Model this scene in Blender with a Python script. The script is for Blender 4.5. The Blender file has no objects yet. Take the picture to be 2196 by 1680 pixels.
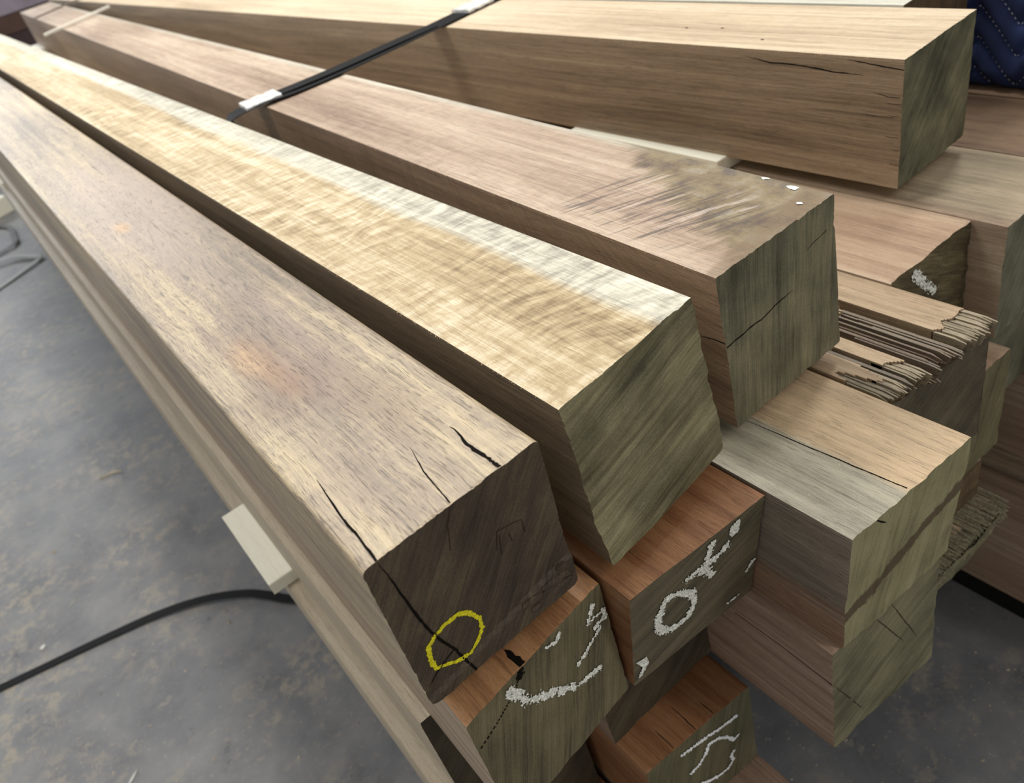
import bpy, math, random
import numpy as np
from mathutils import Vector, Matrix, noise

S = bpy.context.scene
COL = S.collection
# ------------------------------------------------------------------ camera, light, exposure
FLOOR = -1.0                      # beams are laid out with the top of the pile at 0
UP = -FLOOR                       # world z = layout z + UP
pan, pitch, roll = (math.radians(a) for a in (26.6149, 36.0647, -17.5486))
fwd = Vector((math.sin(pan)*math.cos(pitch), math.cos(pan)*math.cos(pitch), -math.sin(pitch)))
r0 = Vector((math.cos(pan), -math.sin(pan), 0)); u0 = r0.cross(fwd)
rt = r0*math.cos(roll) + u0*math.sin(roll)
upv = -r0*math.sin(roll) + u0*math.cos(roll)
cd = bpy.data.cameras.new('camera'); cam = bpy.data.objects.new('camera', cd); COL.objects.link(cam)
M = Matrix((rt, upv, -fwd)).transposed().to_4x4(); M.translation = Vector((0, 0, .34345 + UP))
cam.matrix_world = M
cd.sensor_width = 36; cd.sensor_fit = 'HORIZONTAL'; cd.lens = 36*1753.85/2196
cd.clip_start = .02
cd.dof.use_dof = True; cd.dof.focus_distance = .66; cd.dof.aperture_fstop = 8.0
S.camera = cam
S.view_settings.view_transform = 'Standard'; S.view_settings.look = 'None'
S.view_settings.gamma = 1; S.view_settings.use_curve_mapping = False
S.view_settings.exposure = 0.2
w = bpy.data.worlds.new('world'); S.world = w; w.use_nodes = True
w.node_tree.nodes['Background'].inputs[0].default_value = (.90, .88, .84, 1)
w.node_tree.nodes['Background'].inputs[1].default_value = .50

def area(name, loc, target, sx, sy, power, color):
    l = bpy.data.lights.new(name, 'AREA'); l.shape = 'RECTANGLE'; l.size = sx; l.size_y = sy
    l.energy = power; l.color = color
    o = bpy.data.objects.new(name, l); COL.objects.link(o); o.location = loc
    o.rotation_euler = (Vector(target)-Vector(loc)).to_track_quat('-Z', 'Y').to_euler()
    return o
area('ceiling_and_fill_light', (1.8, -2.6, 4.7), (.6, .5, .6), .5, 1.6, 42, (1, .96, .90))  # added front fill, not a fitting: lifts the beam ends and right stack
# workshop luminaires overhead and the daylight of an open loading door at the far end
area('ceiling_and_fill_light', (-1.6, 2.2, 4.6), (-.2, 1.2, 1), .5, 1.6, 48, (1, .96, .90))
area('ceiling_and_fill_light', (.9, 3.6, 4.8), (.4, 2.0, 1), .5, 1.6, 140, (1, .96, .90))
area('ceiling_and_fill_light', (2.6, 1.2, 4.6), (.8, .8, 1), .5, 1.4, 52, (1, .96, .90))
area('loading_door_daylight', (-1.5, 13.5, 3.2), (0, 2, .8), 6.0, 3.6, 330, (.88, .94, 1))

# ------------------------------------------------------------------ helpers
def srgb(r, g, b):
    f = lambda c: (c/255/12.92) if c/255 <= .04045 else ((c/255+.055)/1.055)**2.4
    return (f(r), f(g), f(b), 1)

class NT:
    def __init__(self, name):
        self.m = bpy.data.materials.new(name); self.m.use_nodes = True
        self.t = self.m.node_tree; self.b = self.t.nodes['Principled BSDF']
        self.b.inputs['Roughness'].default_value = .6
    def n(self, kind, ins=None, **kw):
        x = self.t.nodes.new('ShaderNode'+kind)
        for k, v in kw.items(): setattr(x, k, v)
        for k, v in (ins or {}).items(): self.set(x.inputs[k], v)
        return x
    def set(self, sock, v):
        if isinstance(v, bpy.types.NodeSocket): self.t.links.new(v, sock)
        elif isinstance(v, bpy.types.Node): self.t.links.new(v.outputs[0], sock)
        else: sock.default_value = v
    def math(self, op, a, b=0.0, c=None, clamp=False):
        x = self.n('Math', {0: a, 1: b}, operation=op, use_clamp=clamp)
        if c is not None: self.set(x.inputs[2], c)
        return x.outputs[0]
    def vmul(self, v, s):
        return self.n('VectorMath', {0: v, 1: s}, operation='MULTIPLY').outputs[0]
    def vadd(self, v, s):
        return self.n('VectorMath', {0: v, 1: s}, operation='ADD').outputs[0]
    def noise(self, v, scale, detail=2, rough=.5, dist=0):
        return self.n('TexNoise', {'Vector': v, 'Scale': scale, 'Detail': detail, 'Roughness': rough, 'Distortion': dist}).outputs[0]
    def ramp(self, f, stops, interp='LINEAR'):
        x = self.n('ValToRGB', {0: f}); x.color_ramp.interpolation = interp
        e = x.color_ramp.elements
        while len(e) < len(stops): e.new(.5)
        for q, (p, c) in zip(e, stops):
            q.position = p; q.color = c if hasattr(c, '__len__') else (c, c, c, 1)
        return x.outputs[0]
    def mix(self, f, a, b, mode='MIX'):
        x = self.n('Mix', data_type='RGBA', blend_type=mode)
        self.set(x.inputs[0], f); self.set(x.inputs[6], a); self.set(x.inputs[7], b)
        return x.outputs[2]
    def smooth(self, v, a, b):
        x = self.n('MapRange', {0: v, 1: a, 2: b, 3: 0.0, 4: 1.0}, interpolation_type='SMOOTHSTEP')
        return x.outputs[0]
    def sep(self, v):
        x = self.n('SeparateXYZ', {0: v}); return x.outputs
    def bump(self, h, strength, dist=.001, normal=None):
        x = self.n('Bump', {'Height': h, 'Strength': strength, 'Distance': dist})
        if normal is not None: self.set(x.inputs['Normal'], normal)
        return x.outputs[0]
    def out(self, color, rough=None, normal=None, spec=None):
        self.set(self.b.inputs['Base Color'], color)
        if rough is not None: self.set(self.b.inputs['Roughness'], rough)
        if normal is not None: self.set(self.b.inputs['Normal'], normal)
        if spec is not None: self.b.inputs['Specular IOR Level'].default_value = spec
        return self.m

def wood(name, dark, mid, light, seed, figure=0.0, fig_size=.017, sap=None, sap_col=None, rings=70, pith=(.07, -.25),
         swirl=None, patches=(), stain=None, rough=.5, spec=.5, streak=.5, contrast=1.0, wavy=(40, 14, .0035), zband=None, gray_top=None, weather=0.0):
    """sawn hardwood, length along local y. colours sRGB 0-255."""
    t = NT(name)
    def tone(c, k=.16):
        g = .35*c[0]+.5*c[1]+.15*c[2]
        return tuple(min(255, max(0, q*(1-k)+g*k+d)) for q, d in zip(c, (-1, 2, 1)))
    dark, mid, light = tone(dark), tone(mid), tone(light)
    P0 = t.n('TexCoord').outputs['Object']
    off = Vector((seed*1.37 % 7, seed*2.11 % 9, seed*.73 % 5))
    P = t.vadd(P0, off)
    x, y, z = t.sep(P0)[:3]
    wn = t.n('TexNoise', {'Vector': t.vmul(P, (6, 1.1, 6)), 'Scale': 1.0, 'Detail': 2}).outputs[1]
    warp = t.vmul(t.vadd(wn, (-.5, -.5, -.5)), (.03, 0, .03))
    wn2 = t.n('TexNoise', {'Vector': t.vmul(P, (wavy[0], wavy[1], wavy[0])), 'Scale': 1.0, 'Detail': 2}).outputs[1]
    warp2 = t.vmul(t.vadd(wn2, (-.5, -.5, -.5)), (wavy[2], 0, wavy[2]))
    Q = t.vadd(t.vadd(P, warp), warp2)
    Q0 = t.vadd(t.vadd(P0, warp), warp2)
    # growth rings around a pith that lies outside the stick
    d = t.vmul(t.vadd(Q0, (-pith[0], 0, -pith[1])), (1, .04, 1))
    rad = t.n('VectorMath', {0: d}, operation='LENGTH').outputs[1]
    if swirl:
        for (sx, sy, sr, ey) in swirl:
            dd = t.vmul(t.vadd(t.vadd(P0, t.vmul(warp, (1.5, 6, 1))), (-sx, -sy, 0)), (1, ey, 0))
            rr = t.n('VectorMath', {0: dd}, operation='LENGTH').outputs[1]
            m = t.math('SUBTRACT', 1, t.smooth(rr, sr*.35, sr))
            rad = t.math('ADD', t.math('MULTIPLY', rad, t.math('SUBTRACT', 1, m)), t.math('MULTIPLY', t.math('MULTIPLY', rr, 1.4), m))
    rv = t.n('CombineXYZ', {0: t.math('MULTIPLY', rad, rings*4.0), 1: t.math('MULTIPLY', y, .4), 2: seed}).outputs[0]
    ring = t.math('ADD', t.math('MULTIPLY', t.math('SUBTRACT', t.noise(rv, 1.0, 3, .6), .5), 2.4), .5)
    fine = t.noise(t.vmul(Q, (520, 13, 520)), 1.0, 5, .75)
    fz = t.noise(t.vmul(Q, (1500, 160, 1500)), 1.0, 2, .7)
    mid_n = t.noise(t.vmul(Q, (75, 1.6, 75)), 1.0, 3, .6)
    broad = t.noise(t.vmul(P, (9, 1.3, 9)), 1.0, 2, .5)
    v = t.math('ADD', t.math('MULTIPLY', mid_n, .55*contrast), t.math('ADD', t.math('MULTIPLY', fine, .60), t.math('MULTIPLY', fz, .22)))
    v = t.math('ADD', v, t.math('MULTIPLY', t.math('SUBTRACT', ring, .5), .14*contrast))
    v = t.math('ADD', v, t.math('MULTIPLY', t.math('SUBTRACT', broad, .5), .55*contrast))
    v = t.math('ADD', v, -.185+.275*(1-contrast))
    if figure:
        fn = t.noise(t.vmul(P, (8, 10, 8)), 1.0, 2, .5)
        ph = t.math('ADD', t.math('MULTIPLY', y, 1.6/fig_size), t.math('MULTIPLY', fn, 5.0))
        ph = t.math('ADD', ph, t.math('MULTIPLY', x, 20.0))
        fv = t.n('CombineXYZ', {0: ph, 1: t.math('MULTIPLY', x, 26), 2: t.math('MULTIPLY', z, 26)}).outputs[0]
        fg = t.math('SUBTRACT', t.noise(fv, 1.0, 3, .6), .5)
        fm = t.smooth(t.noise(t.vmul(P, (10, 4, 10)), 1.0, 2, .5), .25, .6)
        f2 = t.math('SUBTRACT', t.noise(t.vmul(P, (40, 140, 40)), 1.0, 2, .6), .5)
        fg = t.math('ADD', t.math('MULTIPLY', t.math('MULTIPLY', fg, fm), .95*figure), t.math('MULTIPLY', f2, .22*figure))
        v = t.math('ADD', v, fg)
    col = t.ramp(v, [(.22, srgb(*dark)), (.48, srgb(*mid)), (.74, srgb(*light))])
    for (px, py, rx, ry, c, k) in patches:
        dd = t.vmul(t.vadd(t.vadd(P0, t.vmul(warp, (1.2, 8, 1))), (-px, -py, 0)), (1/rx, 1/ry, 0))
        rr = t.n('VectorMath', {0: dd}, operation='LENGTH').outputs[1]
        rr = t.math('ADD', rr, t.math('MULTIPLY', t.math('SUBTRACT', mid_n, .5), 1.0))
        m = t.math('MULTIPLY', t.math('SUBTRACT', 1, t.smooth(rr, .25, 1.15)), k)
        col = t.mix(m, col, srgb(*c))
    if sap is not None:
        a, b, wob = sap
        xx = t.math('ADD', x, t.math('MULTIPLY', t.math('SUBTRACT', t.noise(t.vmul(P, (10, 4, 10)), 1.0, 2), .5), wob))
        sm = t.smooth(xx, a, b)
        sc = t.ramp(v, [(.25, srgb(*[c*.76 for c in sap_col])), (.7, srgb(*[min(255, c*1.14) for c in sap_col]))])
        col = t.mix(t.math('MULTIPLY', sm, .88), col, sc)
    if stain:      # weathered, machine scored end: (length, colour, colour)
        ln, ca, cb = stain
        sl = t.math('ADD', y, t.math('MULTIPLY', x, .39))          # across the oblique blade scores
        sv = t.n('CombineXYZ', {0: t.math('MULTIPLY', sl, 170), 1: t.math('MULTIPLY', x, 14), 2: .3}).outputs[0]
        sn = t.noise(sv, 1.0, 3, .65)
        edge = t.math('SUBTRACT', t.math('SUBTRACT', t.math('MULTIPLY', x, 2.2), .035), y)
        edge = t.math('ADD', edge, t.math('MULTIPLY', t.math('SUBTRACT', sn, .5), .16))
        edge = t.math('ADD', edge, t.math('MULTIPLY', t.math('SUBTRACT', t.noise(t.vmul(P, (20, 20, 20)), 1.0, 3), .5), .12))
        m = t.smooth(edge, -.02, .05)
        m = t.math('MULTIPLY', m, t.math('SUBTRACT', 1, t.smooth(y, .22, .30)))
        bl = t.noise(t.vmul(P, (34, 34, 34)), 1.0, 4, .6)
        sc = t.ramp(bl, [(.34, srgb(70, 58, 52)), (.45, srgb(*ca)), (.56, srgb(*cb)), (.68, srgb(146, 140, 124))])
        sc = t.mix(t.math('MULTIPLY', t.smooth(fine, .5, .7), .5), sc, srgb(58, 50, 42))
        col = t.mix(t.math('MULTIPLY', m, .85), col, sc)
        reg = t.math('MULTIPLY', t.math('SUBTRACT', 1, t.smooth(sl, .22, .27)), t.smooth(sl, .045, .09))
        reg = t.math('MULTIPLY', reg, t.smooth(t.math('ADD', x, t.math('MULTIPLY', t.math('SUBTRACT', sn, .5), .08)), .012, .035))
        reg = t.math('MULTIPLY', reg, t.math('SUBTRACT', 1, t.smooth(x, .09, .135)))
        col = t.mix(t.math('MULTIPLY', t.math('MULTIPLY', reg, t.smooth(sn, .52, .62)), .80), col, srgb(84, 74, 70))
        col = t.mix(t.math('MULTIPLY', t.math('MULTIPLY', reg, t.math('SUBTRACT', 1, t.smooth(sn, .34, .44))), .6), col, srgb(204, 192, 184))
        nb = t.smooth(t.math('SUBTRACT', t.math('ADD', .012, t.math('MULTIPLY', x, .12)), t.math('SUBTRACT', y, t.math('MULTIPLY', x, .06))), -.004, .004)
        col = t.mix(t.math('MULTIPLY', nb, .6), col, srgb(118, 98, 76))
    if zband:
        zb = t.math('ADD', z, t.math('MULTIPLY', t.math('SUBTRACT', mid_n, .5), .05))
        col = t.mix(t.math('MULTIPLY', t.math('SUBTRACT', 1, t.smooth(zb, zband[0]-.01, zband[0]+.012)), .7), col, t.ramp(v, [(.25, srgb(*[c*.7 for c in zband[1]])), (.7, srgb(*[min(255, c*1.2) for c in zband[1]]))]))
    if weather:
        wm = t.smooth(t.noise(t.vmul(P, (25, 3.0, 25)), 1.0, 3), .42, .6)
        wm = t.math('MULTIPLY', wm, weather)
        col = t.mix(wm, col, srgb(118, 110, 96))
    pores = t.smooth(t.noise(t.vmul(Q, (900, 38, 900)), 1.0, 2, .5), .58, .68)
    col = t.mix(t.math('MULTIPLY', pores, streak*.55), col, srgb(*[c*.62 for c in dark]))
    dv = t.smooth(t.noise(t.vmul(Q, (190, 3.2, 190)), 1.0, 3, .6), .60, .74)
    col = t.mix(t.math('MULTIPLY', dv, streak*.55), col, srgb(*[c*.72 for c in dark]))
    hb = t.math('ADD', t.math('MULTIPLY', fine, 1.0), t.math('MULTIPLY', pores, -.7))
    spk = t.noise(P, 1100, 2, .6)
    col = t.mix(.5, col, t.ramp(spk, [(.3, .36), (.5, .5), (.7, .66)]), 'SOFT_LIGHT')
    nrm = t.bump(t.math('ADD', hb, t.math('MULTIPLY', spk, .5)), .4, .0006)
    return t.out(col, t.math('ADD', t.math('MULTIPLY', fine, .14), rough-.07), nrm, spec)

def endmat(name, a, b, c, seed, ang=0, sc=260, st=14, band=None, bump=.5, blotch=.55, arcs=0.0):
    """sealed, chain-sawn end grain in the local xz plane"""
    t = NT(name)
    P0 = t.n('TexCoord').outputs['Object']
    x, y, z = t.sep(P0)[:3]
    ca, sa = math.cos(math.radians(ang)), math.sin(math.radians(ang))
    u = t.math('ADD', t.math('MULTIPLY', x, ca), t.math('MULTIPLY', z, sa))       # along the marks
    v = t.math('SUBTRACT', t.math('MULTIPLY', z, ca), t.math('MULTIPLY', x, sa))  # across the marks
    wob = t.math('MULTIPLY', t.noise(P0, 12, 2), .007)
    vv = t.math('ADD', v, wob)
    vec = t.n('CombineXYZ', {0: t.math('MULTIPLY', u, st), 1: t.math('MULTIPLY', vv, sc), 2: seed*3.1}).outputs[0]
    s1 = t.noise(vec, 1.0, 4, .75)
    vec2 = t.n('CombineXYZ', {0: t.math('MULTIPLY', u, st*.6), 1: t.math('MULTIPLY', vv, sc*.22), 2: seed*1.7}).outputs[0]
    s2 = t.noise(vec2, 1.0, 2, .5)
    bl = t.noise(t.vadd(P0, (seed, seed*.3, 0)), 16, 3, .55)
    fl = t.noise(P0, 700, 2, .6)
    f = t.math('ADD', t.math('MULTIPLY', t.math('ADD', t.math('MULTIPLY', t.math('SUBTRACT', s1, .5), 1.25), .5), .5), t.math('MULTIPLY', t.math('ADD', t.math('MULTIPLY', t.math('SUBTRACT', s2, .5), 1.0), .5), .4))
    f = t.math('ADD', f, t.math('MULTIPLY', t.math('SUBTRACT', bl, .5), blotch))
    f = t.math('ADD', f, t.math('MULTIPLY', t.math('SUBTRACT', fl, .5), .25))
    vec3 = t.n('CombineXYZ', {0: t.math('MULTIPLY', u, st*1.6), 1: t.math('MULTIPLY', v, sc*3.2), 2: seed*2.3}).outputs[0]
    s3 = t.noise(vec3, 1.0, 3, .8)
    f = t.math('ADD', f, t.math('MULTIPLY', t.math('SUBTRACT', s3, .5), .42))
    if arcs:
        d = t.n('VectorMath', {0: t.vmul(t.vadd(P0, (-.02, 0, .12)), (1, 0, 1))}, operation='LENGTH').outputs[1]
        ar = t.math('SINE', t.math('ADD', t.math('MULTIPLY', d, 900), t.math('MULTIPLY', bl, 8)))
        f = t.math('ADD', f, t.math('MULTIPLY', ar, arcs))
    col = t.ramp(f, [(.22, srgb(*a)), (.47, srgb(*b)), (.75, srgb(*c))])
    col = t.mix(t.math('MULTIPLY', t.smooth(s1, .58, .72), .5), col, srgb(*[q*.55 for q in a]))
    if band:
        (x0, z0, x1, z1, hw, bc) = band
        L = math.hypot(x1-x0, z1-z0); nx, nz = -(z1-z0)/L, (x1-x0)/L
        dd = t.math('ADD', t.math('MULTIPLY', t.math('SUBTRACT', x, x0), nx), t.math('MULTIPLY', t.math('SUBTRACT', z, z0), nz))
        dd = t.math('ADD', dd, t.math('MULTIPLY', t.math('SUBTRACT', t.noise(P0, 60, 5, .7), .5), .022))
        m = t.math('SUBTRACT', 1, t.smooth(t.math('ABSOLUTE', dd), hw*.7, hw*1.25))
        col = t.mix(t.math('MULTIPLY', m, .85), col, t.mix(fl, srgb(*[q*.7 for q in bc]), srgb(*bc)))
    sp2 = t.noise(P0, 1600, 2, .6)
    col = t.mix(.6, col, t.ramp(sp2, [(.3, .33), (.5, .5), (.7, .68)]), 'SOFT_LIGHT')
    n1 = t.bump(t.math('ADD', t.math('MULTIPLY', s1, 1.0), t.math('MULTIPLY', fl, .35)), bump, .0012)
    return t.out(col, .62, n1, .35)

def plain(name, c, rough=.6, metal=0, nz=0.0, nscale=200, spec=.5):
    t = NT(name)
    t.b.inputs['Metallic'].default_value = metal
    if nz:
        n = t.noise(t.n('TexCoord').outputs['Object'], nscale, 3, .6)
        col = t.ramp(n, [(.3, srgb(*[q*(1-nz) for q in c])), (.7, srgb(*[min(255, q*(1+nz)) for q in c]))])
        return t.out(col, rough, t.bump(n, .4, .0008), spec)
    return t.out(srgb(*c), rough, None, spec)

def mesh(name, verts, faces, mat, parent=None, smooth=False):
    me = bpy.data.meshes.new(name); me.from_pydata([tuple(v) for v in verts], [], faces); me.update()
    if smooth: me.polygons.foreach_set('use_smooth', [True]*len(me.polygons))
    o = bpy.data.objects.new(name, me); COL.objects.link(o)
    if mat is not None: me.materials.append(mat)
    if parent is not None: o.parent = parent
    return o

def tag(o, label=None, cat=None, group=None, kind=None):
    if label: o['label'] = label
    if cat: o['category'] = cat
    if group: o['group'] = group
    if kind: o['kind'] = kind
    return o

def empty(name, loc, rz=0.0):
    o = bpy.data.objects.new(name, None); COL.objects.link(o)
    o.empty_display_size = .05; o.location = loc; o.rotation_euler = (0, 0, rz)
    return o

def box(V, F, x0, x1, y0, y1, z0, z1):
    b = len(V)
    V += [(x, y, z) for z in (z0, z1) for (x, y) in ((x0, y0), (x1, y0), (x1, y1), (x0, y1))]
    F += [tuple(b+i for i in f) for f in ((3, 2, 1, 0), (4, 5, 6, 7), (0, 1, 5, 4), (1, 2, 6, 5), (2, 3, 7, 6), (3, 0, 4, 7))]

# ------------------------------------------------------------------ a timber beam
def roundsq(lx, lz, w, h, r):
    """pull points in the corner squares onto a radius"""
    cx = min(max(lx, r), w-r); cz = min(max(lz, r), h-r)
    dx, dz = lx-cx, lz-cz; d = math.hypot(dx, dz)
    if d > r: lx, lz = cx+dx/d*r, cz+dz/d*r
    elif dx and dz:     # inside a corner: keep the grid but stretched to the arc
        m = max(abs(dx), abs(dz)); k = m/d; lx, lz = cx+dx*k, cz+dz*k
    return lx, lz

class Beam:
    def __init__(self, x, y, zt, w, h, s, t, yaw, body, end, label, L=4.75, m=28, r=.0016, amp=.0007, ang=0., freq=(30, 160),
                 chip=.0008, seed=1, step=None, side=None, cat='beam', group='stacked hardwood beams', name='timber_beam', bow=0.0, step_d=-.0030):
        self.w, self.h, self.s, self.t, self.amp, self.ang, self.freq, self.seed, self.step = w, h, s, t, amp, math.radians(ang), freq, seed, step
        self.step_d = step_d
        self.root = empty(name, (x, y, zt-h+UP), yaw); tag(self.root, label, cat, group, 'thing')
        # cap grid
        V = []; idx = {}
        def chipped(i, j, lx, lz):
            if i in (0, m) or j in (0, m):
                k = noise.noise(Vector((lx*90+seed*5, lz*90, seed)))*.6 + noise.noise(Vector((lx*320, lz*320+seed, seed)))*.5
                q = chip*max(0, k)*1.6
                if i == 0: lx += q
                if i == m: lx -= q
                if j == 0: lz += q
                if j == m: lz -= q
            return lx, lz
        base = {}
        for j in range(m+1):
            for i in range(m+1):
                lx, lz = roundsq(w*i/m, h*j/m, w, h, r)
                base[i, j] = (lx, lz)
                cx, cz = chipped(i, j, lx, lz)
                idx[i, j] = len(V); V.append((cx, self.end_y(cx, cz), cz))
        F = [(idx[i, j], idx[i+1, j], idx[i+1, j+1], idx[i, j+1]) for j in range(m) for i in range(m)]
        per = [(i, 0) for i in range(m)] + [(m, j) for j in range(m)] + [(i, m) for i in range(m, 0, -1)] + [(0, j) for j in range(m, 0, -1)]
        # give the sealed end a little thickness, hidden inside the beam
        ring = []
        for (i, j) in per:
            v = V[idx[i, j]]; ring.append(len(V))
            V.append((w/2+(v[0]-w/2)*.985, v[1]+.004, h/2+(v[2]-h/2)*.985))
        n = len(per)
        for k in range(n):
            a, b = idx[per[k]], idx[per[(k+1) % n]]; F.append((b, a, ring[k], ring[(k+1) % n]))
        F.append(tuple(reversed(ring)))
        F[-1] = tuple(ring)
        self.cap = mesh('sawn_end', V, F, end, self.root)
        # body
        BV = []; BF = []
        dist = [0, .0025, .006, .012, .025, .05, .1, .2, .35, .6, 1, 1.5, 2.2, 3, 4, L]
        for di, d in enumerate(dist):
            for (i, j) in per:
                lx, lz = base[i, j]
                if di == 0: lx, _, lz = V[idx[i, j]]
                elif di == 1:
                    c = V[idx[i, j]]; lx = lx*.75+c[0]*.25; lz = lz*.75+c[2]*.25
                y_ = d + self.end_y(lx, lz)*max(0, 1-d/.1)
                bx = bow*math.sin(math.pi*min(d, L)/L)
                BV.append((lx+bx, y_, lz))
        for di in range(len(dist)-1):
            for k in range(n):
                a = di*n+k; b = di*n+(k+1) % n
                BF.append((a, a+n, b+n, b))
        BF.append(tuple((len(dist)-1)*n+k for k in reversed(range(n))))
        self.body = mesh('beam_body', BV, BF, body, self.root)
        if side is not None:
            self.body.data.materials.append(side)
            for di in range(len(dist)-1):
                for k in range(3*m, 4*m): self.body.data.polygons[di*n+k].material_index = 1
    def end_y(self, lx, lz):
        y = self.s*lx + self.t*(self.h-lz)
        ca, sa = math.cos(self.ang), math.sin(self.ang)
        u = lx*ca+lz*sa; v = lz*ca-lx*sa
        f0, f1 = self.freq
        k = noise.noise(Vector((u*f0*.35, v*f1*.35, self.seed*7.3))) + .5*noise.noise(Vector((u*f0, v*f1, self.seed*3.3+9)))
        y += self.amp*k*1.4
        if self.step:     # (x0,z0,x1,z1): the cut face drops back below this line
            x0, z0, x1, z1 = self.step
            dd = (lx-x0)*(z1-z0)-(lz-z0)*(x1-x0)
            dd /= math.hypot(x1-x0, z1-z0)
            y += self.step_d*min(1, max(0, dd/.0020))
        return y
    # marks lying on the sawn end: polyline list [(x,z)..], painted as a ragged film
    def mark(self, lines, width, mat, name='chalk_mark', cell=.0007, brk=.5, fill=None, label=None, seed=0, relief=.0012):
        pts = [p for l in lines for p in l]
        x0 = min(p[0] for p in pts)-width*2; x1 = max(p[0] for p in pts)+width*2
        z0 = min(p[1] for p in pts)-width*2; z1 = max(p[1] for p in pts)+width*2
        nx = int((x1-x0)/cell)+1; nz = int((z1-z0)/cell)+1
        X, Z = np.meshgrid(x0+np.arange(nx)*cell, z0+np.arange(nz)*cell)
        D = np.full(X.shape, 9.)
        for l in lines:
            for (a, b) in zip(l[:-1], l[1:]):
                ax, az = a; bx, bz = b; L2 = (bx-ax)**2+(bz-az)**2+1e-12
                tt = np.clip(((X-ax)*(bx-ax)+(Z-az)*(bz-az))/L2, 0, 1)
                D = np.minimum(D, np.hypot(X-ax-tt*(bx-ax), Z-az-tt*(bz-az)))
        if fill:
            ins = np.zeros(X.shape, bool); q = len(fill)
            for k in range(q):
                ax, az = fill[k]; bx, bz = fill[(k+1) % q]
                c = ((az > Z) != (bz > Z)) & (X < (bx-ax)*(Z-az)/((bz-az) if abs(bz-az) > 1e-9 else 1e-9)+ax)
                ins ^= c
            D = np.where(ins, -width*.3, D)
        V = []; F = []; vid = {}
        def vert(i, j):
            if (i, j) not in vid:
                px, pz = x0+(i-.5)*cell, z0+(j-.5)*cell
                px += cell*.35*noise.noise(Vector((px*2100, pz*2100, 3))); pz += cell*.35*noise.noise(Vector((px*2300, pz*1900, 8)))
                pz = min(max(pz, .0003), self.h-.0003); px = min(max(px, .0003), self.w-.0003)
                e = relief*(.5+.9*noise.noise(Vector((px*520+pz*300, pz*520-px*300, 5+seed)))+.5*noise.noise(Vector((px*1300, pz*1300, 5))))
                vid[i, j] = len(V); V.append((px, self.end_y(px, pz)-.0004-max(0, e), pz))
            return vid[i, j]
        for j in range(nz):
            for i in range(nx):
                px, pz = X[j, i], Z[j, i]
                if not (0.0005 < px < self.w-.0005 and .0005 < pz < self.h-.0005): continue
                nn = noise.cell(Vector((px*330+seed+pz*90, pz*420-px*60, 1.5)))*.45-.18 + .5*noise.noise(Vector((px*150+seed, pz*150, 4.5))) + .25*noise.noise(Vector((px*700+seed, pz*700, 2.5)))
                if D[j, i] < width*.5*(1+brk*nn*1.1):
                    F.append((vert(i, j), vert(i+1, j), vert(i+1, j+1), vert(i, j+1)))
        if not F: return None
        o = mesh(name, V, F, mat, self.cap)
        if label: o['label'] = label
        return o
    # a drying check: tapered dark sliver on 'end', 'top' or 'left'
    def crack(self, face, pts, width=.0012, taper=(0., 1.), jag=1.0, mat=None, name='crack'):
        P = []
        for a, b in zip(pts[:-1], pts[1:]):
            for k in range(6): P.append((a[0]+(b[0]-a[0])*k/6, a[1]+(b[1]-a[1])*k/6))
        P.append(pts[-1]); n = len(P); V = []; F = []
        sd = pts[0][0]*911+pts[0][1]*577
        for k, (p, q) in enumerate(P):
            a = P[max(k-1, 0)]; b = P[min(k+1, n-1)]; dx, dy = b[0]-a[0], b[1]-a[1]; L = math.hypot(dx, dy) or 1
            nx, ny = -dy/L, dx/L; f = k/(n-1)
            wd = width*.5*min(1, .12+(1-.12)*min((f+taper[0])*4, (1-f+taper[1]-0.0)*4 if taper[1] < 1 else 9, 1))
            jt = width*.5*jag*noise.noise(Vector((k*.7, sd, 0)))
            wd *= 1+.5*noise.noise(Vector((k*.9, sd, 5)))
            for sgn in (-1, 1):
                u, v = p+nx*(sgn*wd+jt), q+ny*(sgn*wd+jt)
                if face == 'end':
                    u = min(max(u, .0002), self.w-.0002); v = min(max(v, .0002), self.h-.0002)
                    e = self.end_y(u, v); V.append((u, e-.0005, v))
                elif face == 'top': V.append((u, v, self.h+.0003))
                else: V.append((-.0003, u, v))
        for k in range(n-1): F.append((2*k, 2*k+1, 2*k+3, 2*k+2))
        # a floor below the lips gives the check a body
        return mesh(name, V, F, mat or MAT['crack'], self.cap if face == 'end' else self.body)

MAT = {}
MAT['crack'] = plain('dark_check', (20, 16, 13), .95, spec=.1)
MAT['crack_soft'] = plain('brown_check', (58, 44, 34), .9, spec=.1)
MAT['yellow'] = plain('yellow_crayon', (232, 202, 18), .5, nz=.25, nscale=900)
MAT['silver'] = plain('flaking_pale_paint', (214, 218, 206), .42, metal=.1, nz=.2, nscale=500)
MAT['white'] = plain('white_paint', (228, 232, 234), .45, nz=.12, nscale=500)

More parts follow.
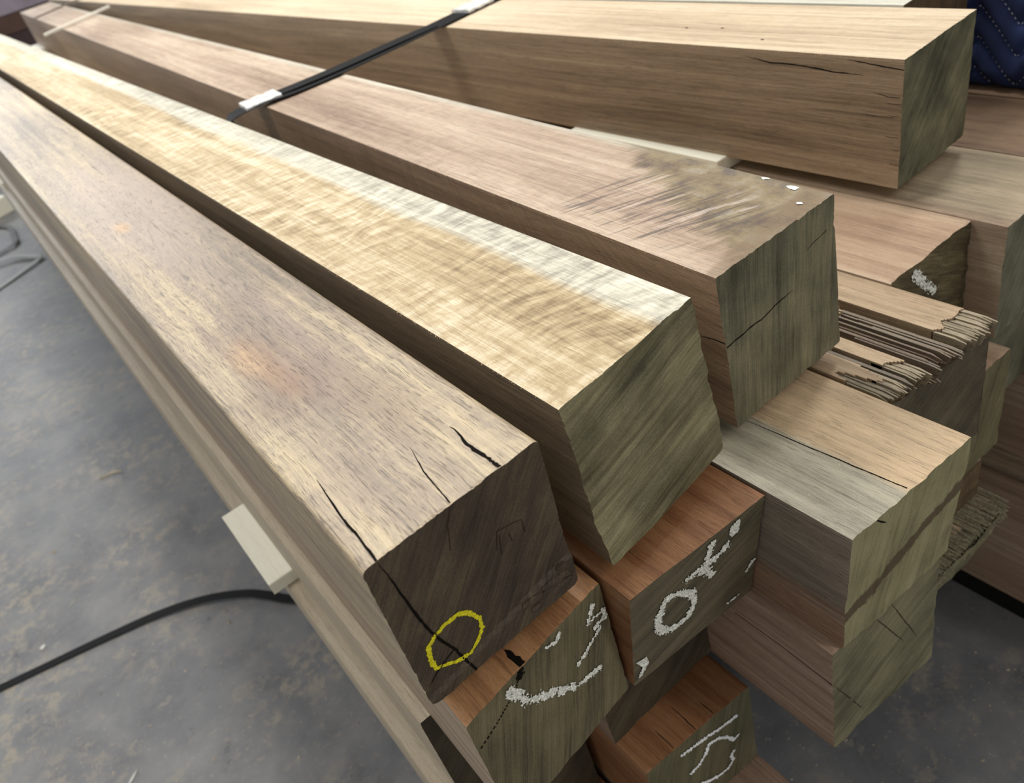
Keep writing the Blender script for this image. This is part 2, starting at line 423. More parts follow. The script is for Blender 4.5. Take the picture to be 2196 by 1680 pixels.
W_ = {}
W_['A'] = wood('wood_knotty_tan', (92, 78, 68), (150, 128, 106), (198, 174, 134), 1.3, figure=.22, rings=60, streak=1.0, contrast=1.15, wavy=(24, 16, .0075),
               swirl=[(.055, .74, .062, .13), (.10, 1.5, .05, .12)],
               patches=[(.053, .30, .026, .06, (168, 122, 74), .42), (.08, .9, .09, .45, (196, 178, 164), .45), (.060, .235, .018, .04, (178, 132, 84), .35), (.055, .80, .012, .03, (196, 158, 112), .55),
                        (.085, .235, .030, .10, (120, 98, 90), .45), (.04, .36, .02, .06, (122, 100, 92), .4), (.10, .37, .016, .14, (140, 124, 116), .45),
                        (.075, .36, .022, .10, (112, 96, 88), .55), (.045, .22, .045, .05, (110, 88, 74), .45), (.10, .14, .03, .08, (126, 104, 84), .45), (.03, .07, .02, .06, (128, 108, 100), .4)], rough=.46, spec=.55)
W_['B'] = wood('wood_curly_blond', (136, 108, 74), (186, 160, 120), (224, 206, 174), 2.2, figure=1.0, fig_size=.019, sap=(.104, .120, .022), sap_col=(200, 198, 184), rings=40, streak=.45, rough=.60, spec=.35)
W_['C'] = wood('wood_pinkish_brown', (126, 98, 80), (174, 144, 122), (206, 182, 158), 3.7, figure=.35, fig_size=.024, sap=(.132, .150, .02), sap_col=(190, 186, 172), rings=55, streak=.6,
               stain=(.10, (112, 98, 70), (132, 118, 86)), rough=.46)
W_['D'] = wood('wood_pale_peach', (166, 138, 110), (210, 184, 152), (232, 212, 184), 4.4, figure=.10, rings=45, streak=.45, rough=.5, pith=(-.2, .1))
W_['E'] = wood('wood_pale_grey', (150, 140, 122), (196, 190, 174), (222, 218, 204), 5.1, rings=45, streak=.4)
W_['H'] = wood('wood_two_tone', (116, 106, 92), (164, 154, 134), (196, 186, 160), 6.6, rings=60, streak=.7, sap=(.062, .072, .006), sap_col=(190, 164, 130))
W_['B_side'] = wood('shaded_side_of_blond_beam', (74, 58, 44), (108, 88, 68), (138, 116, 92), 2.9, rings=60, streak=.7)  # shade of the gap between beams worked into the left-face colour
W_['C_side'] = wood('darker_side_of_pinkish_beam', (92, 64, 46), (134, 100, 74), (164, 128, 98), 3.9, rings=60, streak=.7, swirl=[(.0, .95, .10, .10)])  # left face coloured browner than the top
W_['D_side'] = wood('darker_side_of_peach_beam', (104, 80, 58), (148, 120, 92), (178, 150, 120), 4.9, rings=70, streak=.7, contrast=1.15)  # browner left face below the pale top
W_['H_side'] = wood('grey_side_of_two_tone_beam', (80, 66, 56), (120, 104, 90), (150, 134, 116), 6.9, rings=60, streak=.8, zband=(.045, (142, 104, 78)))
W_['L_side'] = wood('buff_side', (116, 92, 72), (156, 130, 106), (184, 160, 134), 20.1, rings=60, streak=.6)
W_['red'] = wood('wood_red_brown', (86, 44, 22), (138, 84, 48), (170, 116, 74), 7.4, rings=60, streak=.6)
W_['red2'] = wood('wood_orange_brown', (116, 68, 38), (170, 114, 70), (202, 148, 100), 8.2, rings=60, streak=.6)
W_['K'] = wood('wood_warm_tan', (126, 94, 72), (164, 130, 104), (190, 160, 132), 9.5, rings=50, streak=.5)
W_['P'] = wood('wood_dusty_tan', (118, 92, 74), (160, 130, 106), (190, 164, 138), 10.3, rings=50, streak=.55, sap=(-.01, .03, .02), sap_col=(170, 156, 132))
W_['J'] = wood('wood_weathered', (104, 82, 64), (158, 128, 102), (188, 158, 130), 11.9, rings=60, streak=.9, weather=.7)
W_['brown'] = wood('wood_mid_brown', (96, 70, 54), (138, 106, 82), (166, 134, 106), 12.4, rings=60, streak=.55)
W_['brown2'] = wood('wood_rosy_brown', (104, 74, 60), (146, 112, 92), (178, 146, 124), 13.8, rings=60, streak=.5)
W_['beige'] = wood('wood_beige', (140, 120, 98), (176, 156, 130), (198, 182, 158), 14.6, rings=50, streak=.4)
W_['splint'] = wood('wood_split_fibre', (48, 38, 32), (104, 84, 70), (160, 132, 106), 15.2, rings=60, streak=.9, weather=.6)
W_['J_top'] = wood('wood_sound_tan', (112, 88, 66), (168, 138, 106), (196, 168, 136), 17.9, rings=60, streak=.7)
W_['grey_splint'] = wood('wood_grey_fibre', (88, 74, 58), (142, 124, 100), (178, 160, 134), 18.2, rings=60, streak=1.0)
W_['pale'] = wood('wood_fresh_pine', (222, 212, 186), (238, 232, 212), (246, 242, 228), 16.1, rings=50, streak=.15, contrast=.6)

E_ = {}
E_['A'] = endmat('end_dark_walnut', (46, 38, 30), (76, 65, 52), (112, 97, 72), 1, ang=52, sc=420, st=18, blotch=.5)
E_['B'] = endmat('end_olive_rippled', (66, 62, 44), (112, 107, 80), (156, 148, 114), 2, ang=12, sc=150, st=9, blotch=.6, bump=.6)
E_['C'] = endmat('end_grey_green', (64, 62, 46), (104, 101, 80), (140, 132, 102), 3, ang=82, sc=200, st=10, blotch=.7)
E_['D'] = endmat('end_mottled_green', (52, 52, 40), (94, 93, 72), (136, 130, 102), 4, ang=50, sc=220, st=10, blotch=.9)
E_['G'] = endmat('end_grained_grey', (60, 54, 42), (100, 92, 72), (132, 122, 96), 5, ang=22, sc=330, st=8, blotch=.4)
E_['L'] = endmat('end_striped_olive', (60, 55, 40), (104, 97, 72), (136, 124, 94), 6, ang=72, sc=330, st=8, blotch=.5)
E_['H'] = endmat('end_pale_olive', (92, 88, 62), (136, 130, 96), (160, 154, 120), 7, ang=78, sc=190, st=9, blotch=.6, band=(.0022, .045, .1508, .096, .0075, (88, 68, 48)))
E_['U'] = endmat('end_sage', (74, 70, 50), (108, 104, 80), (136, 128, 100), 8, ang=25, sc=180, st=8, blotch=.7)
E_['Y'] = endmat('end_moss_grey', (58, 56, 40), (96, 92, 68), (122, 114, 86), 9, ang=74, sc=330, st=8, blotch=.4)
E_['dark'] = endmat('end_dark_olive', (42, 36, 26), (66, 58, 42), (88, 78, 58), 10, ang=40, sc=240, st=9)
E_['K'] = endmat('end_rough_umber', (40, 34, 22), (84, 74, 50), (126, 114, 84), 11, ang=-25, sc=190, st=18, bump=1.0)
E_['P'] = endmat('end_grey_wax', (72, 72, 58), (108, 108, 90), (138, 134, 112), 12, ang=60, sc=160, st=9, blotch=.8)
E_['R'] = endmat('end_lichen', (72, 68, 48), (106, 100, 74), (132, 124, 94), 13, ang=70, sc=220, st=9)
E_['J'] = endmat('end_shaded_brown', (54, 48, 38), (82, 74, 58), (108, 98, 78), 14, ang=35, sc=260, st=8)
E_['brown'] = endmat('end_brown', (62, 50, 36), (92, 76, 54), (116, 98, 72), 15, ang=80, sc=260, st=9)

# ------------------------------------------------------------------ setting
def floor_mat():
    t = NT('stained_concrete')
    P = t.n('TexCoord').outputs['Object']
    a = t.noise(P, 2.2, 4, .6); b = t.noise(P, 9, 5, .65, .3); c = t.noise(P, 60, 4, .7); d = t.noise(P, 420, 2, .7)
    f = t.math('ADD', t.math('MULTIPLY', a, .5), t.math('MULTIPLY', b, .5))
    col = t.ramp(f, [(.3, srgb(78, 80, 85)), (.48, srgb(102, 104, 108)), (.7, srgb(126, 127, 127))])
    e = t.noise(P, 26, 6, .75, .2)
    reg = t.smooth(t.noise(t.vadd(P, (2, 9, 0)), 3.2, 3, .6), .40, .62)
    st = t.math('MULTIPLY', t.smooth(e, .47, .60), reg)
    col = t.mix(t.math('MULTIPLY', st, .62), col, srgb(146, 138, 122))
    st2 = t.math('MULTIPLY', t.smooth(t.noise(t.vadd(P, (5, 3, 0)), 17, 6, .7), .57, .63), .6)
    col = t.mix(st2, col, srgb(130, 127, 118))
    st3 = t.math('MULTIPLY', t.smooth(t.noise(t.vadd(P, (8, 1, 0)), 95, 4, .7), .60, .68), .55)
    col = t.mix(st3, col, srgb(158, 150, 134))
    dk = t.smooth(t.noise(t.vadd(P, (1, 7, 0)), 20, 4, .7), .62, .74)
    col = t.mix(t.math('MULTIPLY', dk, .6), col, srgb(52, 54, 60))
    gr = t.math('MULTIPLY', t.math('SUBTRACT', d, .5), .6)
    col = t.mix(t.smooth(d, .62, .75), col, srgb(150, 142, 126))
    col = t.mix(t.math('MULTIPLY', t.math('SUBTRACT', 1, t.smooth(d, .25, .36)), .6), col, srgb(46, 48, 54))
    col = t.mix(.0, col, srgb(0, 0, 0)); _ = gr
    n1 = t.bump(t.math('ADD', t.math('MULTIPLY', c, .6), t.math('MULTIPLY', d, .3)), .35, .002)
    return t.out(col, t.math('ADD', t.math('MULTIPLY', c, .25), .42), n1, .45)
V = []; F = []
box(V, F, -7, 9, -3, 14, -.15, 0)
tag(mesh('floor', V, F, floor_mat()), kind='structure')
V = []; F = []
box(V, F, -7, 9, 14, 14.2, -.15, 5.2)
tag(mesh('wall_back', V, F, plain('painted_block_wall', (150, 148, 142), .8, nz=.05, nscale=3)), kind='structure')

# ------------------------------------------------------------------ the pile
B = {}
B['A'] = Beam(.0496, .3606, 0, .1414, .15, .0393, .0455, -.0016, W_['A'], E_['A'],
    'top-layer beam nearest the floor, dark sawn end with a yellow oval and a long crack', m=64, r=.0055, amp=.0007, ang=52, chip=.0012, seed=1, step=(-.0032, .0066, .1278, .031))
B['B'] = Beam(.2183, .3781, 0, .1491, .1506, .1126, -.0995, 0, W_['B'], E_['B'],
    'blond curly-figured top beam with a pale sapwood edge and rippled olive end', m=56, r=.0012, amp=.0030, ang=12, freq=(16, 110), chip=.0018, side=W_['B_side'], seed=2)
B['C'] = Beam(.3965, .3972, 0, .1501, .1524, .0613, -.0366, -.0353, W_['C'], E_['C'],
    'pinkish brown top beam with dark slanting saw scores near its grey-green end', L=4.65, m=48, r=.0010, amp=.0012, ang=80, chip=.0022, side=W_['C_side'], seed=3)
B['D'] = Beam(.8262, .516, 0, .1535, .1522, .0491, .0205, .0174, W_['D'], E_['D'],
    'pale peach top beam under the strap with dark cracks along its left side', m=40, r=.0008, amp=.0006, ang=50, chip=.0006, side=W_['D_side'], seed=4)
B['E'] = Beam(.986, .621, 0, .150, .15, 0, 0, .0174, W_['E'], E_['brown'],
    'grey-white topped beam behind the peach beam, brown end beside the blue quilt', m=20, amp=.0006, seed=5)
# second layer
Z2 = -.172
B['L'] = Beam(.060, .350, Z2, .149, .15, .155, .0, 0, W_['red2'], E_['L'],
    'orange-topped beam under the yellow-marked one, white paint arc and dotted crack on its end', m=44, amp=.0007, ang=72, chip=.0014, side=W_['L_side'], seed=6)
B['G'] = Beam(.2135, .342, Z2, .149, .15, -.047, .19, 0, W_['red'], E_['G'],
    'red-brown beam with a pale painted oval on its grey slanted end', m=44, amp=.0006, ang=22, chip=.0007, seed=7)
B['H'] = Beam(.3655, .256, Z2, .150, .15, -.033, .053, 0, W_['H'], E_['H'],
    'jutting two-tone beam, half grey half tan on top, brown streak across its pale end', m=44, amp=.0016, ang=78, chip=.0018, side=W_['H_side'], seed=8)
B['K'] = Beam(.6765, .4285, Z2, .1515, .15, .013, 0, 0, W_['K'], E_['K'],
    'tan beam with rough dark end and silvery smear, set back beside the splintered one', m=40, amp=.0022, ang=-25, freq=(30, 180), chip=.0022, seed=9)
B['P'] = Beam(.8295, .391, Z2, .1585, .15, 0, 0, 0, W_['P'], E_['P'],
    'dusty tan beam at the right edge with grey waxed end, below the peach beam', m=30, amp=.0010, ang=60, chip=.0016, seed=10)
B['Q'] = Beam(.989, .22, Z2, .153, .15, 0, 0, 0, W_['brown'], E_['brown'],
    'darker brown second-layer beam lying along the foot of the blue quilt', m=14, seed=11)
# third layer, directly beneath
Z3 = -.322
B['M'] = Beam(.048, .487, Z3, .150, .15, 0, 0, 0, W_['beige'], E_['dark'],
    'beige-sided beam with a dark olive end, leftmost of the third layer', m=20, seed=12)
B['X'] = Beam(.2005, .420, Z3, .1505, .150, .03, 0, 0, W_['brown2'], E_['dark'],
    'dark set-back beam end squeezed between the pale-oval beam and the white zigzag beam', m=30, seed=13, amp=.0016, ang=40, chip=.001)
B['U'] = Beam(.354, .268, Z3, .150, .158, -.05, -.006, 0, W_['brown2'], E_['U'],
    'rosy brown beam directly below the two-tone one, sage end crossed by fine cracks', m=40, amp=.0012, ang=25, chip=.0020, seed=14)
B['R'] = Beam(.673, .368, Z3, .150, .15, 0, .0, 0, W_['K'], E_['R'],
    'third-layer beam with a lichen-green end under the rough dark-ended tan beam', m=26, amp=.0016, ang=70, chip=.0016, seed=15)
B['S'] = Beam(.829, .412, Z3, .152, .15, 0, 0, 0, W_['brown'], E_['P'],
    'third-layer beam under the dusty tan one, only its shaded grey-green end showing', m=20, amp=.0010, seed=16)
# fourth layer on spacers
Z4 = -.494
B['N'] = Beam(.031, .485, Z4, .166, .15, 0, 0, 0, W_['beige'], E_['dark'],
    'lower left beam whose pale top edge shows as a thin line along the floor', m=16, seed=17)
B['Y'] = Beam(.2075, .385, Z4, .148, .148, -.06, 0, 0, W_['red'], E_['Y'],
    'red-topped low beam with white zigzag strokes on its mossy end', m=40, amp=.0006, ang=74, chip=.0010, seed=18)
B['V'] = Beam(.655, .378, -.4945, .155, .065, .0, 0, 0, W_['J'], E_['brown'],
    'thin plank end standing just above the bristly slab', m=20, amp=.0022, chip=.003, seed=19, name='timber_slab')
# fifth layer
B['Z'] = Beam(.2075, .24, -.644, .150, .15, 0, 0, 0, W_['brown2'], E_['Y'],
    'lowest visible red-brown beam jutting out under the white zigzag beam', m=14, seed=20)
B['Z0'] = Beam(.052, .44, -.644, .150, .15, 0, 0, 0, W_['red'], E_['dark'],
    'shadowed beam low in the pile behind the black gap', m=12, seed=21)
# beams inside the pile that carry the others, ends set far back
GH = 'set-back beams deep inside the pile'
for k, (x, zt) in enumerate(((.362, Z4), (.515, Z4-.075), (.362, -.644), (.515, -.644), (.672, -.644), (.062, -.816), (.215, -.816), (.368, -.816), (.521, -.816), (.674, -.816))):
    hh = .075 if k == 1 else .15; ww = .128 if k == 1 else .149
    Beam(x, .66+.02*(k % 3), zt, ww, hh, 0, 0, 0, W_['brown'], E_['dark'], 'brown beam set far back inside the dark of the pile', m=4, seed=30+k, group=GH, L=4.4)
Beam(.515, .40, Z3, .15, .15, 0, 0, 0, W_['brown'], E_['dark'], 'third-layer beam hidden under the splintered one, end set back in shade', m=8, seed=45, L=4.6)
Beam(.515, .66, Z4, .128, .071, 0, 0, 0, W_['brown'], E_['dark'], 'brown beam set far back inside the dark of the pile', m=4, seed=46, group=GH, L=4.4)
Beam(.83, .66, Z4, .149, .15, 0, 0, 0, W_['brown'], E_['dark'], 'brown beam set far back inside the dark of the pile', m=4, seed=47, group=GH, L=4.4)
Beam(.83, .68, -.644, .149, .15, 0, 0, 0, W_['brown'], E_['dark'], 'brown beam set far back inside the dark of the pile', m=4, seed=48, group=GH, L=4.4)
Beam(.83, .68, -.816, .149, .15, 0, 0, 0, W_['brown'], E_['dark'], 'brown beam set far back inside the dark of the pile', m=4, seed=49, group=GH, L=4.4)
# right hand part of the pile, reaching past the frame
Beam(.989, .20, Z3, .15, .15, 0, 0, 0, W_['brown'], E_['brown'], 'third-layer beam running under the quilt side of the pile', m=6, seed=50)
Beam(.987, .10, Z4, .15, .15, 0, 0, 0, W_['K'], E_['brown'], 'upper rosy side face of the low stack at the right edge', m=6, seed=51)
B['T2'] = Beam(.993, .10, -.646, .145, .053, 0, 0, 0, W_['J'], E_['brown'], 'thin dark weathered board sandwiched in the low right stack', m=6, seed=52, name='timber_board')
B['T3'] = Beam(.987, .05, -.701, .25, .262, 0, 0, 0, W_['K'], E_['brown'], 'deep rosy brown beam at the foot of the right stack, above the black gap', m=8, seed=53)
for k, (x, y) in enumerate(((1.146, .3), (1.30, .3), (1.455, .3))):
    Beam(x, y, Z2, .15, .15, 0, 0, 0, W_['brown'], E_['brown'], 'second-layer beam under the folded blue quilt', m=4, seed=60+k, group='beams under the quilt')
    Beam(x, y, Z3, .15, .15, 0, 0, 0, W_['brown'], E_['brown'], 'third-layer beam under the folded blue quilt', m=4, seed=70+k, group='beams under the quilt, third layer')
    Beam(x, y, Z4, .15, .15, 0, 0, 0, W_['brown'], E_['brown'], 'fourth-layer beam under the folded blue quilt', m=4, seed=80+k, group='beams under the quilt, fourth layer')

# ------------------------------------------------------------------ marks and checks on the beams
b = B['A']
b.mark([[(.0158, .0538), (.0226, .0583), (.0326, .0614), (.043, .061), (.0517, .0545), (.0569, .0415), (.056, .0309), (.0495, .0231), (.0412, .0174), (.0309, .0197), (.0217, .0252), (.0142, .03), (.0132, .0421), (.0158, .0538)]],
       .0040, MAT['yellow'], name='crayon_mark', cell=.0006, brk=.55, label='yellow crayon oval', relief=.0002)
b.crack('top', [(.0182, .1), (.0133, .0497), (.0132, .0318), (.0116, .0)], .0016, taper=(0, 1))
b.crack('top', [(.0798, .0725), (.0729, .0432), (.0703, .0208), (.0688, .0045)], .0009, taper=(0, 1))
b.crack('top', [(.1104, .0674), (.1074, .0364), (.1088, .0163), (.1085, .0050)], .0024, taper=(0, 1))
b.crack('end', [(.0115, .1498), (.0145, .1279), (.0184, .087), (.0215, .0677), (.0258, .0505), (.032, .0326), (.0357, .015), (.0395, .0005)], .0019, taper=(-.02, 1))
b.crack('end', [(.0323, .0334), (.0233, .0299), (.0142, .0256), (.0039, .0182)], .0010, taper=(.3, 0))
b.crack('end', [(.0671, .1495), (.0615, .1373), (.0564, .1162)], .0005, mat=MAT['crack_soft'])
for l in ([(.0874, .0864), (.0915, .1027), (.1117, .0968), (.1114, .0842)], [(.0924, .0981), (.0895, .0805)], [(.0996, .0933), (.1004, .0851)]):
    b.crack('end', l, .0006, taper=(.2, .2), mat=MAT['crack_soft'])
rng = random.Random(4)
# torn bark-like flakes in the lower right of the dark end
for k in range(16):
    cx, cz = rng.uniform(.092, .132), rng.uniform(.008, .030); V = []; F = []
    a0 = rng.uniform(0, 3); n = 7; rr = rng.uniform(.003, .007)
    e = b.end_y(cx, cz)
    for q in range(n):
        r_ = rr*rng.uniform(.6, 1.2); a = a0+q*6.283/n
        px, pz = min(.139, max(.002, cx+r_*1.6*math.cos(a))), min(.148, max(.002, cz+r_*.7*math.sin(a)))
        V.append((px, e-.0008+rng.uniform(-.0008, .0004), pz))
    V.append((cx, e-.0020, cz))
    for q in range(n): V.append((V[q][0], e+.002, V[q][2]))
    for q in range(n): F.append((q, (q+1) % n, n)); F.append(((q+1) % n, q, n+1+q, n+1+(q+1) % n))
    mesh('bark_flake', V, F, E_['A'], b.cap)

b = B['L']
si = MAT['silver']
b.mark([[(.1354, .1358), (.128, .1236), (.1457, .1203), (.1454, .1119), (.1326, .1113)]], .0052, si, brk=.8, seed=1)
b.mark([[(.1353, .105), (.1234, .1002), (.1067, .0936)]], .0050, si, brk=.8, seed=2)
b.mark([[(.0982, .1432), (.0932, .1388), (.0847, .1432)]], .0042, si, brk=.7, seed=3)
b.mark([[(.1249, .0635), (.103, .0717)]], .0062, si, brk=.6, seed=4)
b.mark([[(.0969, .073), (.0815, .0869)]], .0080, si, brk=.9, seed=5)
b.mark([[(.0753, .0937), (.0643, .1021), (.0522, .1138), (.0457, .1323), (.043, .1405)]], .0100, si, brk=.9, seed=6)
pl = [(.0556, .1477), (.0475, .1354), (.036, .1299), (.0222, .123), (.0014, .117)]
for k in range(22):      # the dotted check is a row of short holes
    f = k/22*4; i = int(f); g = f-i
    p = (pl[i][0]+(pl[i+1][0]-pl[i][0])*g, pl[i][1]+(pl[i+1][1]-pl[i][1])*g); g2 = g+.11
    q = (pl[i][0]+(pl[i+1][0]-pl[i][0])*g2, pl[i][1]+(pl[i+1][1]-pl[i][1])*g2)
    b.crack('end', [p, q], .0016, taper=(.3, .3), name='check_hole')
b.mark([[(.0565, .1485), (.0545, .144)]], .007, MAT['crack'], name='knot_hole', brk=.8, relief=0, seed=9)
b.crack('top', [(.0585, .03), (.060, .0095)], .005, taper=(0, 1))

b = B['G']
b.mark([[(.1121, .127), (.1157, .1467)]], .002, si, fill=[(.1015, .1406), (.1121, .127), (.1231, .1264), (.1335, .1446), (.1157, .1467)], brk=.9, seed=11)
b.mark([[(.0871, .14), (.084, .1244), (.0808, .1101), (.0901, .0912), (.085, .099)], [(.1061, .1176), (.0888, .1125), (.0808, .1101)], [(.0614, .1158), (.0752, .1161), (.082, .105)]], .0092, si, brk=.8, seed=12)
b.mark([[(.0335, .1038), (.0387, .1091), (.0491, .1065), (.0669, .0885), (.0705, .0651), (.0626, .0522), (.0501, .0508), (.0363, .0573), (.0282, .0753), (.0277, .0838), (.0335, .1038)]], .0092, si, brk=.6, seed=13)
b.mark([[(.0144, .0385), (.0055, .012)]], .002, si, fill=[(.0024, .0434), (.0144, .0385), (.0174, .0256), (.0117, .0152), (.0055, .009), (.009, .028)], brk=.9, seed=14)
b.mark([[(.147, .0555), (.1444, .0565), (.1371, .0468)]], .0048, si, brk=.8, seed=15)
b.mark([[(.1297, .0142), (.1159, .0138)]], .0028, si, brk=.9, seed=16)

b = B['Y']
wh = MAT['white']
b.mark([[(.0469, .129), (.0749, .1237), (.0934, .1211), (.1083, .1178), (.1236, .1156)]], .0058, wh, brk=.6, seed=21)
b.mark([[(.1228, .0775), (.1161, .0761), (.1088, .0904), (.095, .1044), (.0819, .107), (.0764, .0948), (.0675, .0865), (.0525, .082)]], .0050, wh, brk=.6, seed=22)
b.mark([[(.1136, .0552), (.1091, .0509), (.1105, .0375), (.1013, .0288), (.0875, .0319), (.0742, .0375), (.0609, .0479)]], .0050, wh, brk=.6, seed=23)
b.crack('top', [(.072, .0378), (.0718, .0166), (.0711, -.0024)], .0009)
b.crack('top', [(.0974, .0182), (.0977, -.0034)], .0009)
b.crack('top', [(.0401, .0258), (.0396, .0)], .0008)

b = B['K']
b.mark([[(.045, .138), (.0588, .1202), (.0837, .0952)]], .012, si, brk=.9, seed=31, name='paint_smear')

b = B['C']
b.crack('end', [(.0008, .0865), (.0304, .0877), (.0521, .0881), (.0702, .091), (.0883, .0923)], .0011, taper=(.3, 0))
b.crack('end', [(.1093, .1192), (.1374, .1246)], .0006)
b.crack('left', [(.0259, .0873), (.0094, .0899), (-.0030, .0907)], .0009)
for (px, py, s_) in ((.1229, .0221, .0022), (.143, .0459, .004), (.147, .08, .003)):
    V = []; F = []
    n = 8
    for q in range(n):
        a = q*6.283/n; r_ = s_*rng.uniform(.5, 1.2); V.append((px+r_*math.cos(a), py+r_*1.6*math.sin(a), .1526+rng.uniform(0, .0006)))
    V.append((px, py, .1534)); F = [(q, (q+1) % n, n) for q in range(n)]
    mesh('paint_speck', V, F, MAT['white'], b.body)

b = B['D']
b.crack('left', [(.2151, .1428), (.1741, .1371), (.1254, .1365), (.08, .132), (.0478, .1316)], .0016, taper=(0, 0))
b.crack('left', [(.0691, .1481), (.0376, .1447), (.0, .1409)], .0013)
b.crack('left', [(.0371, .1134), (.0164, .1097), (.0034, .11)], .0007)
for (q0, q1, z_) in ((.02, .0025, .102), (.018, .003, .088), (.06, .01, .086), (.022, .004, .063), (.012, .003, .048), (.015, .003, .03)):
    b.crack('left', [(q0, z_+.001), ((q0+q1)/2, z_), (q1, z_+.0006)], .0005, mat=MAT['crack_soft'])
# pin holes on the pale top
for (px, py) in ((.055, .36), (.06, .30), (.03, .21)):
    V = [(px+.0016*math.cos(a*1.0472), py+.003*math.sin(a*1.0472), .1525) for a in range(6)]
    mesh('pin_hole', V, [tuple(range(6))], MAT['crack_soft'], b.body)

b = B['H']
b.crack('top', [(.0585, .16), (.0625, .1), (.066, .05), (.068, .0258), (.0697, .0)], .0010, taper=(0, 1))
b.crack('end', [(.028, .1495), (.0412, .1359)], .0012, taper=(.2, .1))
b = B['U']
b.crack('left', [(.1121, .1159), (.0554, .1154), (.0, .1115)], .0009, taper=(.3, 1))
for l in ([(.0578, .1550), (.080, .115), (.102, .0748)], [(.0801, .1560), (.1000, .112), (.1224, .0622)], [(.0008, .1111), (.0432, .0221)]): b.crack('end', l, .0008, taper=(0, 0), mat=MAT['crack_soft'])

# ------------------------------------------------------------------ splintered beam
JX, JY, JW = .520, .333, .153
root = empty('timber_beam', (JX, JY, Z2-.15+UP)); B['J'] = root; root['kind'] = 'thing'
tag(root, 'weathered beam with a torn, splintered top end jutting between the two-tone and tan ones', 'beam', 'stacked hardwood beams')
V = []; F = []
box(V, F, 0, JW, .006, 4.7, 0, .136)
V = [(x, y - (.10*x if y < 1 else 0), z) for x, y, z in V]
mesh('beam_body', V, F, E_['J'], root).data.materials[0] = W_['J']
# rough end sheet of the torn beam
n = 26; V = []; F = []
for j in range(n+1):
    for i in range(n+1):
        lx, lz = JW*i/n, .136*j/n
        V.append((lx, .004-.10*lx+.0016*noise.noise(Vector((lx*60, lz*60, 3))), lz))
for j in range(n):
    for i in range(n): a = j*(n+1)+i; F.append((a, a+1, a+n+2, a+n+1))
c0 = len(V)
V += [(0.001, .008, .001), (JW-.001, .008-.10*JW, .001), (JW-.001, .008-.10*JW, .135), (.001, .008, .135)]
F += [(c0, c0+3, c0+2, c0+1), (0, c0, c0+1, n), (n*(n+1), n*(n+1)+n, c0+2, c0+3), (0, n*(n+1), c0+3, c0), (n, c0+1, c0+2, n*(n+1)+n)]
mesh('sawn_end', V, F, E_['J'], root)
rng = random.Random(9)
NS = 74
def prof(f):
    """how the torn top runs across the width: (kind, where the sound surface starts)"""
    if f < .17: return 'sound', .034+.02*math.sin(f*40)
    if f < .24: return 'torn', .10
    if f < .345: return 'sound', .024+.006*math.sin(f*30)
    if f < .40: return 'deep', .17
    if f < .66: return 'torn', .13+.04*noise.noise(Vector((f*9, 1, 0)))
    if f < .70: return 'deep', .18
    return 'sound', .030+.020*noise.noise(Vector((f*14, 4, 0)))
for k in range(NS):
    x0 = JW*k/NS; x1 = JW*(k+1)/NS; f = (k+.5)/NS
    kd, ys = prof(f)
    if kd == 'sound': top = .1496-rng.uniform(.0004, .0032)
    elif kd == 'torn': top = .1490-rng.choice((.0006, .0015, .003, .005, .008))
    else: top = .1490-rng.uniform(.011, .015)
    tip = -.10*x0 - .004 + .007*noise.noise(Vector((f*9, 8, 0))) + rng.uniform(-.0035, .0035)
    back = ys-.10*x0+rng.uniform(-.004, .012)
    if kd == 'torn' and rng.random() < .5: back -= rng.uniform(.01, .07)
    tp = top-rng.uniform(.0, .0015); sk = rng.uniform(-.0006, .0006); tt = .137+rng.uniform(-.004, .003)
    V = [(x0, tip+.010, .130), (x1, tip+.010, .130), (x1, tip+.012, top), (x0, tip+.012, top),
         (x0, back, .130), (x1, back, .130), (x1, back, top), (x0, back, top),
         (x0+sk+.0003, tip, tp-.001), (x1+sk-.0004, tip+rng.uniform(-.001, .003), tp-.001), (x1+sk-.0004, tip+.004, tt), (x0+sk+.0003, tip+.004, tt)]
    F = [(3, 2, 6, 7), (0, 3, 7, 4), (1, 5, 6, 2), (4, 7, 6, 5), (3, 8, 9, 2), (8, 11, 10, 9), (0, 11, 8, 3), (1, 2, 9, 10), (0, 1, 10, 11)]
    mesh('splinter', V, F, W_['grey_splint'] if kd == 'sound' else W_['splint'], root)
    # the sound wood behind this strand
V = []; F = []
for k in range(NS):
    x0 = JW*k/NS; x1 = JW*(k+1)/NS; f = (k+.5)/NS
    kd, ys = prof(f)
    if kd == 'torn': ys -= .03*max(0, noise.noise(Vector((k*.9, 3, 0))))
    box(V, F, x0, x1+.00001, ys-.1*x0, 4.7, .130, .150)
mesh('top_layer', V, F, W_['J_top'], root)

# ------------------------------------------------------------------ bristly slab
root = empty('timber_slab', (.645, .352, -.560-.062+UP)); root['label'] = 'thin slab whose torn end bristles with grey fibres above the bare floor'
root['category'] = 'beam'; root['kind'] = 'thing'; root['group'] = 'stacked hardwood beams'
V = []; F = []
box(V, F, 0, .17, .01, 4.4, 0, .057)
mesh('beam_body', V, F, W_['J'], root)
nx, nz = 30, 12; V = []; F = []
for j in range(nz+1):
    for i in range(nx+1):
        lx, lz = .175*i/nx, .052*j/nz
        V.append((lx, .002-.006*(1-abs(lx/.0875-1))+.002*noise.noise(Vector((lx*70, lz*70, 3)))-(.010 if j > nz-3 else 0), lz))
for j in range(nz):
    for i in range(nx): a = j*(nx+1)+i; F.append((a, a+1, a+nx+2, a+nx+1))
c0 = len(V); V += [(0, .02, 0), (.175, .02, 0), (.175, .02, .052), (0, .02, .052)]
